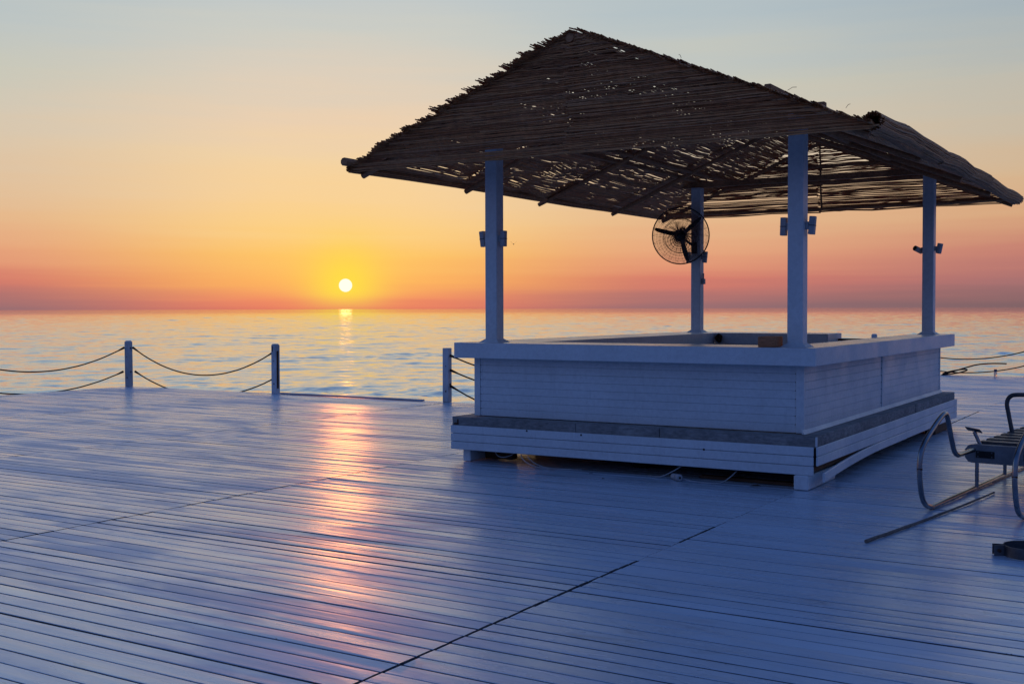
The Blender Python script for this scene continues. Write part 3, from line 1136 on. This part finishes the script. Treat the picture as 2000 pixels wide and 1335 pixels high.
SL = math.hypot(RX - EL_, RZ - EZ)
xl = lambda z: EL_ - 0.03 + max(0, (z - EZ)) / (RZ - EZ) * (RX - EL_)
xr = lambda z: ER_ + 0.02 - max(0, (z - EZ)) / (RZ - EZ) * (ER_ - RX)
mid = lambda z: RX - 0.02
mid2 = lambda z: RX - 0.05
make_mat('reed_mat', *gable_mat(EF_, xl, mid, 1, 0.05, sparse=0.33))['label'] = 'left half of the front gable reed mat'
make_mat('reed_mat', *gable_mat(EF_ - 0.012, mid2, xr, 2, 0.05, sparse=0.33))['label'] = 'right half of the front gable reed mat'
make_mat('reed_mat', *gable_mat(EB_, xl, mid, 3, 0.04, 2, 0.0128, 0.0046, out=1, sparse=0.5))
make_mat('reed_mat', *gable_mat(EB_, mid, xr, 4, 0.05, 2, 0.0128, 0.0050, out=1, sparse=0.5))
ysplit = (EF_ - 0.02, 1.22, 3.15, 5.05, EB_ + 0.03)
for k in range(4):
    make_mat('reed_mat', *slope_mat(-1, ysplit[k], ysplit[k + 1], -0.03, SL + 0.03, 10 + k, 0.0 if k % 2 else 0.006, front=(k == 0), skip=0.06, pitch=0.0126, wav=0.0040))
    make_mat('reed_mat', *slope_mat(1, ysplit[k], ysplit[k + 1], -0.02, SL + 0.03, 20 + k, 0.0 if k % 2 else 0.006, front=(k == 0), skip=0.04))


# ragged bundles of reed ends standing up along the front rakes
def rake_fringe(side, seed):
    g = np.random.default_rng(seed)
    ex = EL_ if side < 0 else ER_
    a = np.array((RX - ex, 0, RZ - EZ))
    a /= np.linalg.norm(a)
    nn = np.array((-a[2], 0, a[0]))
    if nn[2] < 0:
        nn = -nn
    Ps, rads = [], []
    s = 0.42
    while s < SL - (0.22 if side < 0 else 0.25):
        cl = g.uniform(0.10, 0.22)
        n = int(cl / 0.0145)
        top = s > SL - 0.3
        l0, l1 = g.uniform(0.022, 0.034), g.uniform(0.036, 0.055) + (0.006 if top else 0)
        o0, o1 = g.uniform(0.03, 0.06), g.uniform(0.07, 0.13)
        if side > 0:
            l0, l1, o1 = l0 * 0.6, l1 * 0.65, o1 * 0.6
        ln = g.uniform(0.5, 1.2)
        for lay in range(2):
            for q in range(n):
                w = q / max(1, n - 1)
                if side < 0:
                    w = 1 - w
                ss = s + q * 0.0145 + g.normal(0, 0.003)
                h0 = (l0 + (l1 - l0) * w) * (1 - 0.38 * lay) + g.normal(0, 0.004)
                f0 = EF_ - (o0 + (o1 - o0) * w) * (1 - 0.3 * lay) + g.normal(0, 0.012)
                t = np.linspace(0, 1, 5)
                P = np.array([ex, 0, EZ])[None] + (ss + t * g.normal(0, 0.008))[:, None] * a[None] + (h0 * (1 - 0.6 * t) + 0.014)[:, None] * nn[None]
                P[:, 1] = f0 + t * ln
                Ps.append(P)
                rads.append(g.uniform(0.0045, 0.0065))
        s += cl + g.uniform(0.0, 0.03)
    return reed_mesh(np.array(Ps), np.array(rads), nn, a)


make_mat('reed_bundle', *rake_fringe(-1, 31))
make_mat('reed_bundle', *rake_fringe(1, 32))


# mats rolled over the right eave
def eave_roll(y0, y1, seed, cx, cz, r0):
    g = np.random.default_rng(seed)
    Ps, rads = [], []
    K = 9
    n = 46
    wx = smooth_noise(K, g, 2) * 0.010
    wz = smooth_noise(K, g, 2) * 0.012
    for k in range(n):
        an = 2 * math.pi * k / n + g.uniform(-0.05, 0.05)
        for lay in range(2):
            r = r0 * (1 - 0.22 * lay) + g.uniform(-0.006, 0.006)
            t = np.linspace(0, 1, K)
            ys = y0 + g.uniform(-0.05, 0.05) + t * (y1 - y0 + g.uniform(-0.04, 0.06))
            d = g.normal(0, 0.05, K) + an
            Ps.append(np.stack([cx + np.cos(d) * r * 1.05 + wx, ys, cz + np.sin(d) * r * 0.95 + wz], -1))
            rads.append(g.uniform(0.006, 0.0085))
    return reed_mesh(np.array(Ps), np.array(rads), (0, 0, 1), (1, 0, 0))


make_mat('reed_roll', *eave_roll(EF_ + 0.02, 2.0, 41, ER_ + 0.0, EZ + 0.055, 0.072))
make_mat('reed_roll', *eave_roll(1.85, 4.55, 42, ER_ + 0.01, EZ + 0.045, 0.068))
make_mat('reed_roll', *eave_roll(4.45, EB_ + 0.05, 43, ER_ + 0.0, EZ + 0.04, 0.064))
make_mat('reed_roll', *eave_roll(EF_ - 0.02, EB_ + 0.03, 44, EL_ - 0.01, EZ + 0.005, 0.030))
# loose straws
st = MB()
for k in range(9):
    s = random.uniform(0.1, 2.6)
    sd_ = random.choice((-1, 1, 1, 1))
    x = (ER_ - s * 0.93) if sd_ > 0 else (EL_ + s * 0.93)
    y = EF_ - 0.05 if random.random() < 0.6 else random.uniform(-0.6, 5)
    z = zs(x) + 0.07
    p0 = Vector((x, y, z))
    dv = Vector((random.uniform(-0.1, 0.1), random.uniform(-0.08, 0.1), random.uniform(0.005, 0.035)))
    st.tube([p0, p0 + dv * 0.6 + Vector((0, 0, 0.008)), p0 + dv * 1.1 + Vector((0, 0, -0.005))], 0.0022, 4)
so_ = rp(st, 'loose_straw', 'reed')
so_['kind'] = 'stuff'

# ------------------------------------------------------------------ lamps and fan on the posts
def wall_lamp(x, y, z, side, label, tilt=0.0, h=0.165, w=0.058, group='box lamps on the bar posts'):
    """side: -1 on the post's -X face, 1 on its +X face"""
    t = thing('wall_lamp', label, 'lamp', (x + side * (PW + 0.001), y, z), 0, group)
    m = Matrix.Rotation(tilt, 4, 'Y')
    MB().box(0.0 if side > 0 else -0.028, 0.028 if side > 0 else 0.0, -0.022, 0.022, -0.035, 0.035, 0.003).build('bracket', MAT['lamp'], t)
    c = side * 0.056
    o = MB().box(-0.027, 0.027, -w / 2, w / 2, -h / 2, h / 2, 0.004, m)
    o.v = [(a + c, b, cc) for a, b, cc in o.v]
    hsg = o.build('housing', MAT['lamp'], t)
    b = MB().box(-0.028, 0.028, -w / 2 - 0.001, w / 2 + 0.001, -0.003, 0.003, 0, m)
    b.v = [(a + c, bb, cc) for a, bb, cc in b.v]
    b.build('joint_band', MAT['black'], hsg)
    return t


wall_lamp(PX[0], PYY[0] - 0.02, 2.338, -1, 'box lamp on the left side of the near left post', R(-7))
wall_lamp(PX[0], PYY[0] - 0.02, 2.335, 1, 'box lamp on the right side of the near left post', R(1))
wall_lamp(PX[1], PYY[0], 2.342, -1, 'box lamp on the left side of the near right post', R(2))
wall_lamp(PX[1], PYY[0] + 0.02, 2.345, 1, 'box lamp on the right side of the near right post', R(5))
wall_lamp(PX[0], PYY[1] - 0.02, 2.345, -1, 'box lamp behind the fan, left of the far left post', R(0))
wall_lamp(PX[0], PYY[1] - 0.02, 2.345, 1, 'box lamp on the right side of the far left post', R(6))


def spot(x, y, z, side, direction, label):
    t = thing('spot_lamp', label, 'lamp', (x + side * (PW + 0.001), y, z), 0, 'tube spot lamps on the far right post')
    MB().box(*((0.0, 0.03) if side > 0 else (-0.03, 0.0)), -0.018, 0.018, -0.03, 0.03, 0.003).build('bracket', MAT['lamp'], t)
    d = Vector(direction).normalized()
    c = Vector((side * 0.062, -0.02, 0))
    MB().tube([c - d * 0.065, c + d * 0.065], 0.036, 14).build('tube_housing', MAT['lamp'], t, True)
    MB().tube([c + d * 0.0655, c + d * 0.0675], 0.029, 14).build('lens', MAT['black'], t, True)
    return t


spot(PX[1], PYY[1], 2.365, -1, (-0.45, -0.80, 0.30), 'tube spot lamp pointing forward, left of the far right post')
spot(PX[1], PYY[1], 2.375, 1, (-0.22, 0.1, -0.97), 'tube spot lamp pointing down, right of the far right post')
sw = thing('switch_box', 'small socket box low on the far left post', 'socket', (PX[0] + PW + 0.001, PYY[1], 1.99))
MB().box(0, 0.045, -0.03, 0.03, -0.04, 0.04, 0.004).build('box', MAT['lamp'], sw)
MB().box(0.012, 0.032, -0.012, 0.012, 0.0405, 0.12, 0.003).build('conduit', MAT['lamp'], sw)

# fan
fan = thing('wall_fan', 'round caged three-blade fan on the far left post', 'fan', (-3.69, 5.62, 2.655))
nrm = Vector((0.50, -0.86, -0.10)).normalized()
fan.rotation_euler = nrm.to_track_quat('Z', 'Y').to_euler()
FR = 0.412
gd = MB()
for rr_, zz in ((FR, 0.0), (FR, 0.012)):
    gd.tube([(rr_ * math.cos(a), rr_ * math.sin(a), zz) for a in np.linspace(0, 2 * math.pi, 49)[:-1]], 0.008, 6, True)
guard_o = gd.build('guard_rim', MAT['black'], fan, True)
wires = MB()
for k in range(132):
    a = 2 * math.pi * k / 132
    for sg in (1, -1):
        pts = []
        for r_, z_ in ((0.07, 0.085), (0.20, 0.083), (0.33, 0.065), (0.40, 0.035), (FR, 0.006)):
            aa = a + 0.20 * (1 - r_ / FR) * sg
            pts.append((r_ * math.cos(aa), r_ * math.sin(aa), z_ * sg))
        wires.tube(pts, 0.0020 if k % 6 else 0.0034, 3, False, False)
for r_, z_ in ((0.07, 0.085), (0.25, 0.08)):
    for sg in (1, -1):
        wires.tube([(r_ * math.cos(a), r_ * math.sin(a), z_ * sg) for a in np.linspace(0, 2 * math.pi, 33)[:-1]], 0.003, 4, True)
wo = wires.build('guard_wires', MAT['wire'], fan, True)
wo['kind'] = 'stuff'
MB().tube([(0, 0, -0.20), (0, 0, -0.18), (0, 0, -0.10), (0, 0, -0.075)], [0.05, 0.085, 0.09, 0.07], 18).build('motor', MAT['black'], fan, True)
MB().tube([(0, 0, -0.06), (0, 0, 0.03), (0, 0, 0.05)], [0.055, 0.05, 0.03], 16).build('hub', MAT['black'], fan, True)
qi = fan.rotation_euler.to_quaternion().inverted()
upl = qi @ Vector((0, 0, 1))
base_an = math.atan2(upl.y, upl.x)
rtl = qi @ rt
flip = 1 if (math.cos(base_an) * rtl.y - math.sin(base_an) * rtl.x) < 0 else -1
for deg in (-76, 48, 164):          # clockwise from straight up, as seen from the deck
    an = base_an - flip * R(deg)
    b = MB()
    vs, fs = [], []
    prof = [(0.04, 0.022), (0.12, 0.030), (0.22, 0.034), (0.31, 0.030), (0.37, 0.021), (0.395, 0.009)]
    for r_, w_ in prof:
        for s_, z_ in ((-1, -0.018), (1, 0.018)):
            for th in (0.002, -0.002):
                tx, ty = math.cos(an), math.sin(an)
                vs.append((tx * r_ - ty * w_ * s_, ty * r_ + tx * w_ * s_, z_ + th))
    for i in range(len(prof) - 1):
        q = i * 4
        fs += [(q, q + 2, q + 6, q + 4), (q + 1, q + 5, q + 7, q + 3), (q, q + 4, q + 5, q + 1), (q + 2, q + 3, q + 7, q + 6)]
    fs += [(0, 1, 3, 2), (len(vs) - 4, len(vs) - 2, len(vs) - 1, len(vs) - 3)]
    b.add(vs, fs).build('blade', MAT['black'], fan)
arm_end = qi @ (Vector((PX[0] - 0.02, PYY[1] - PW - 0.004, 2.50)) - fan.location)
MB().tube(smooth_path([(0, 0, -0.17), Vector((0, 0, -0.19)).lerp(arm_end, 0.5) + Vector((0, 0, -0.03)), arm_end], 4), 0.018, 8).build('bracket_arm', MAT['black'], fan, True)
am = MB()
q4 = qi.to_matrix().to_4x4()
am.box(-0.045, 0.045, -0.003, 0.003, -0.10, 0.06, 0, Matrix.Translation(arm_end) @ q4)
am.build('wall_plate', MAT['black'], fan)

# ------------------------------------------------------------------ small things on and under the counter
tb = MB().box(-0.5 * 0.16, 0.5 * 0.16, -0.13, 0.13, 0.0, 0.095, 0.004)
tbo = tag(tb.build('timber_block', MAT['block']), 'reddish brown timber offcut beside the near right post', 'wood block')
tbo.location = (-0.475, 0.20, ZT + 0.0005)
tbo.rotation_euler = (0, 0, R(4))
pts = []
for i in range(60):
    a = i / 59 * 7.2 * math.pi
    pts.append((IN_L + 0.075 + (0.030 + 0.012 * math.sin(i * 0.7)) * math.cos(a), IN_B - 0.03 - 0.03 * i / 59, ZT - 0.075 + (0.045 + 0.012 * math.sin(i * 1.1)) * math.sin(a)))
tag(MB().tube(pts, 0.015, 6).build('rope_hank', MAT['rope'], None, True), 'brown coil hanging in the inner far left corner of the counter', 'rope')
# cables
for pts, lab in (([(-3.02, 0.06, 0.15), (-2.99, -0.03, 0.10), (-2.86, -0.07, 0.035), (-2.66, -0.06, 0.006), (-2.45, 0.05, 0.006)], 'outer white cable drooping from under the bar front, left part'),
                 ([(-2.95, 0.06, 0.15), (-2.91, -0.03, 0.10), (-2.78, -0.065, 0.04), (-2.60, -0.05, 0.008), (-2.35, 0.06, 0.007)], 'inner white cable drooping from under the bar front, left part'),
                 ([(-3.40, 0.10, 0.13), (-3.32, 0.04, 0.085), (-3.24, 0.03, 0.075), (-3.16, 0.05, 0.10), (-3.12, 0.1, 0.14)], 'short thin cable loop near the left skid under the bar'),
                 ([(-1.62, 0.05, 0.006), (-1.45, -0.06, 0.02), (-1.33, -0.05, 0.075), (-1.24, 0.02, 0.14)], 'white cable rising behind the plug coupler'),
                 ([(-1.20, -0.09, 0.02), (-1.05, -0.11, 0.007), (-0.85, -0.09, 0.012), (-0.76, -0.03, 0.07), (-0.70, 0.04, 0.15)], 'white cable running right from the plug coupler up under the bar')):
    tag(MB().tube(smooth_path(pts, 5), 0.0042, 6).build('cable', MAT['cable'], None, True), lab, 'cable', 'white cables under the bar')
pc = thing('plug_coupler', 'grey plug coupler lying on the deck in front of the bar', 'plug', (-1.27, -0.085, 0.033), R(-38))
MB().tube([(-0.085, 0, 0), (-0.07, 0, 0), (0.0, 0, 0), (0.0, 0, 0)], [0.018, 0.027, 0.029, 0.024], 14).build('plug', MAT['lamp'], pc, True)
MB().tube([(0.004, 0, 0), (0.012, 0, 0), (0.055, 0, 0), (0.062, 0, 0)], [0.026, 0.032, 0.032, 0.024], 14).build('socket', MAT['lamp'], pc, True)
MB().tube([(0.0622, 0, 0), (0.064, 0, 0)], 0.012, 10).build('socket_hole', MAT['black'], pc)


def leaf(x, y, rz, s, label):
    vs = [(-0.5, 0, 0), (-0.2, 0.16, 0.10), (0.2, 0.13, 0.16), (0.5, 0, 0.04), (0.2, -0.14, 0.12), (-0.2, -0.15, 0.06)]
    vs = [(a * s, b * s, c * s + 0.003) for a, b, c in vs]
    vs += [(a, b, c + 0.002) for a, b, c in vs]
    fs = [(0, 1, 2, 3, 4, 5)[::-1], (6, 7, 8, 9, 10, 11)] + [(k, (k + 1) % 6, 6 + (k + 1) % 6, 6 + k) for k in range(6)]
    o = MB().add(vs, fs).build('dry_leaf', MAT['leaf'])
    o.location = (x, y, 0)
    o.rotation_euler = (0, 0, rz)
    return tag(o, label, 'leaf', 'bits of dry leaf on the deck')


leaf(-0.515, -0.07, 0.3, 0.10, 'dark curled leaf on the deck near the bar corner')
leaf(-1.9, -0.35, 1.2, 0.035, 'tiny leaf scrap on the shaded deck below the bar front')
leaf(-2.15, -0.12, 0.2, 0.04, 'tiny leaf scrap at the edge of the shadow under the bar')

# ------------------------------------------------------------------ steel ladder at the right
lad = thing('pool_ladder', 'stainless steel pool ladder lying on the deck at the right', 'ladder', (1.08, -0.55, 0), -math.atan2(0.0985, 0.9951))
RAIL = [(4.6, 0.024), (2.2, 0.024), (0.25, 0.024), (0.03, 0.03), (-0.12, 0.075), (-0.205, 0.175), (-0.25, 0.34), (-0.22, 0.475), (-0.11, 0.565),
        (0.145, 0.673), (0.31, 0.728), (0.40, 0.735), (0.465, 0.68), (0.555, 0.525), (0.64, 0.41), (0.72, 0.37), (0.80, 0.362), (1.2, 0.362)]
LW = 0.69
for x in (0.0, LW):
    r_ = MB().tube(smooth_path([(x, a, b) for a, b in RAIL], 4), 0.0205, 12).build('rail', MAT['steel'], lad, True)
    MB().tube([(x, -0.248, 0.352), (x, -0.249, 0.366)], 0.0218, 12).build('rust_joint', MAT['rust'], r_, True)
    for yy in (1.27, 2.2, 3.1):
        MB().tube([(x + 0.012, yy, 0.03), (x + 0.012, yy, 0.30)], 0.016, 10).build('strut', MAT['steel'], lad, True)


def tread(yy, z0, z1, d, big):
    b = MB()
    pr = [(-0.085, z0 + 0.045), (-0.085, z1 - 0.045), (-0.055, z1 - 0.008), (-0.02, z1), (LW + 0.06, z1), (LW + 0.095, z1 - 0.008),
          (LW + 0.115, z1 - 0.045), (LW + 0.115, z0 + 0.045), (LW + 0.08, z0 + 0.006), (LW + 0.06, z0), (-0.02, z0), (-0.055, z0 + 0.006)]
    if not big:
        pr = [(-0.03, z0), (-0.045, (z0 + z1) / 2), (-0.03, z1), (LW + 0.03, z1), (LW + 0.045, (z0 + z1) / 2), (LW + 0.03, z0)]
    n = len(pr)
    vs = [(x, yy + s * d / 2, z) for s in (-1, 1) for x, z in pr]
    fs = [tuple(range(n))[::-1], tuple(range(n, 2 * n))] + [(k, (k + 1) % n, n + (k + 1) % n, n + k)[::-1] for k in range(n)]
    return b.add(vs, fs).build('tread', MAT['treadsteel'] if big else MAT['darksteel'], lad)


t0 = tread(1.28, 0.245, 0.405, 0.07, True)
for x0 in (0.008, 0.40):
    pad = MB().box(x0, x0 + 0.155, 1.2385, 1.2445, 0.292, 0.352, 0.002).build('rubber_pad', MAT['rubber'], t0)
    for xx in (x0 + 0.02, x0 + 0.135):
        for zz in (0.303, 0.341):
            MB().tube([(xx, 1.2384, zz), (xx, 1.2365, zz)], 0.004, 8).build('screw', MAT['steel'], t0)
for k in range(7):
    tread(1.55 + k * 0.24, 0.325, 0.41, 0.12, False)
MB().tube([(0.0, 1.42, 0.38), (-0.055, 1.42, 0.50)], 0.016, 10).build('bracket_stem', MAT['steel'], lad, True)
MB().box(-0.065, 0.065, -0.05, 0.05, -0.003, 0.003, 0.001, Matrix.Translation((-0.06, 1.42, 0.515)) @ Matrix.Rotation(R(-22), 4, 'X') @ Matrix.Rotation(R(8), 4, 'Y')).build('bracket_plate', MAT['darksteel'], lad)
MB().tube(smooth_path([(0.0, 2.5, 0.40), (-0.035, 2.5, 0.58), (-0.05, 2.5, 0.68), (-0.02, 2.5, 0.745), (0.06, 2.5, 0.765), (0.3, 2.5, 0.765),
                       (0.64, 2.5, 0.765), (0.72, 2.5, 0.74), (0.74, 2.5, 0.66), (0.70, 2.5, 0.40)], 5), 0.0205, 12).build('back_hoop', MAT['darksteel'], lad, True)

# cane and pipe clamp
cpts = [Vector((0.974, -2.052, 0.013)).lerp(Vector((1.378, 0.597, 0.013)), i / 16) for i in range(17)]
for i, p in enumerate(cpts):
    p.x += 0.02 * math.sin(i / 16 * math.pi) + random.uniform(-.002, .002)
tag(MB().tube(cpts, [0.0125 - 0.006 * i / 16 + (0.0012 if i % 4 == 0 else 0) for i in range(17)], 8).build('cane', MAT['cane'], None, True),
    'thin dark cane lying on the deck in front of the ladder', 'cane')
cl = thing('pipe_clamp', 'round steel pipe clamp lying at the right edge of the deck', 'clamp', (1.985, -1.93, 0.002), R(20))
ring = MB()
n = 40
vs, fs = [], []
for k in range(n + 1):
    a = R(188) + k / n * R(344)
    for r_, z_ in ((0.155, 0), (0.161, 0), (0.161, 0.068), (0.155, 0.068)):
        vs.append((r_ * math.cos(a), r_ * math.sin(a), z_))
for k in range(n):
    for q in range(4):
        fs.append((k * 4 + q, k * 4 + (q + 1) % 4, k * 4 + 4 + (q + 1) % 4, k * 4 + 4 + q)[::-1])
fs += [(0, 1, 2, 3), (n * 4 + 3, n * 4 + 2, n * 4 + 1, n * 4)]
ring.add(vs, fs).build('band', MAT['darksteel'], cl, True)
for a in (R(188), R(172)):
    m = Matrix.Rotation(a, 4, 'Z')
    lug = MB().box(0.156, 0.225, -0.003, 0.003, 0.0, 0.068, 0.001, m).build('lug', MAT['darksteel'], cl)
MB().tube([Matrix.Rotation(R(188), 3, 'Z') @ Vector((0.195, 0.003, 0.034)), Matrix.Rotation(R(188), 3, 'Z') @ Vector((0.195, 0.014, 0.034))], 0.012, 8).build('bolt_head', MAT['rust'], cl)

# ------------------------------------------------------------------ bird far out over the sea
dirb = (fw * FOC + rt * (1003 - 1000) - up * (477 - 667.5)).normalized()
bl = CAM + dirb * 260
bird = MB()
bird.tube([(0, -0.22, 0), (0, -0.12, 0.02), (0, 0.05, 0.02), (0, 0.2, 0.0), (0, 0.3, 0.0)], [0.03, 0.07, 0.085, 0.05, 0.015], 8)
for s_ in (-1, 1):
    vs = [(s_ * 0.05, -0.08, 0.03), (s_ * 0.05, 0.10, 0.03), (s_ * 0.30, -0.04, 0.28), (s_ * 0.30, 0.10, 0.28), (s_ * 0.48, 0.06, 0.40), (s_ * 0.48, 0.10, 0.40)]
    vs += [(a, b, c + 0.012) for a, b, c in vs]
    bird.add(vs, [(0, 1, 3, 2), (2, 3, 5, 4), (6, 8, 9, 7), (8, 10, 11, 9), (0, 2, 8, 6), (2, 4, 10, 8), (1, 7, 9, 3), (3, 9, 11, 5), (4, 5, 11, 10)])
bo = tag(bird.build('bird', MAT['feather']), 'small dark bird flying far out beside the near left post', 'bird')
bo.location = bl
bo.scale = (1.5, 1.5, 1.5)
bo.rotation_euler = (0, 0, YAW)
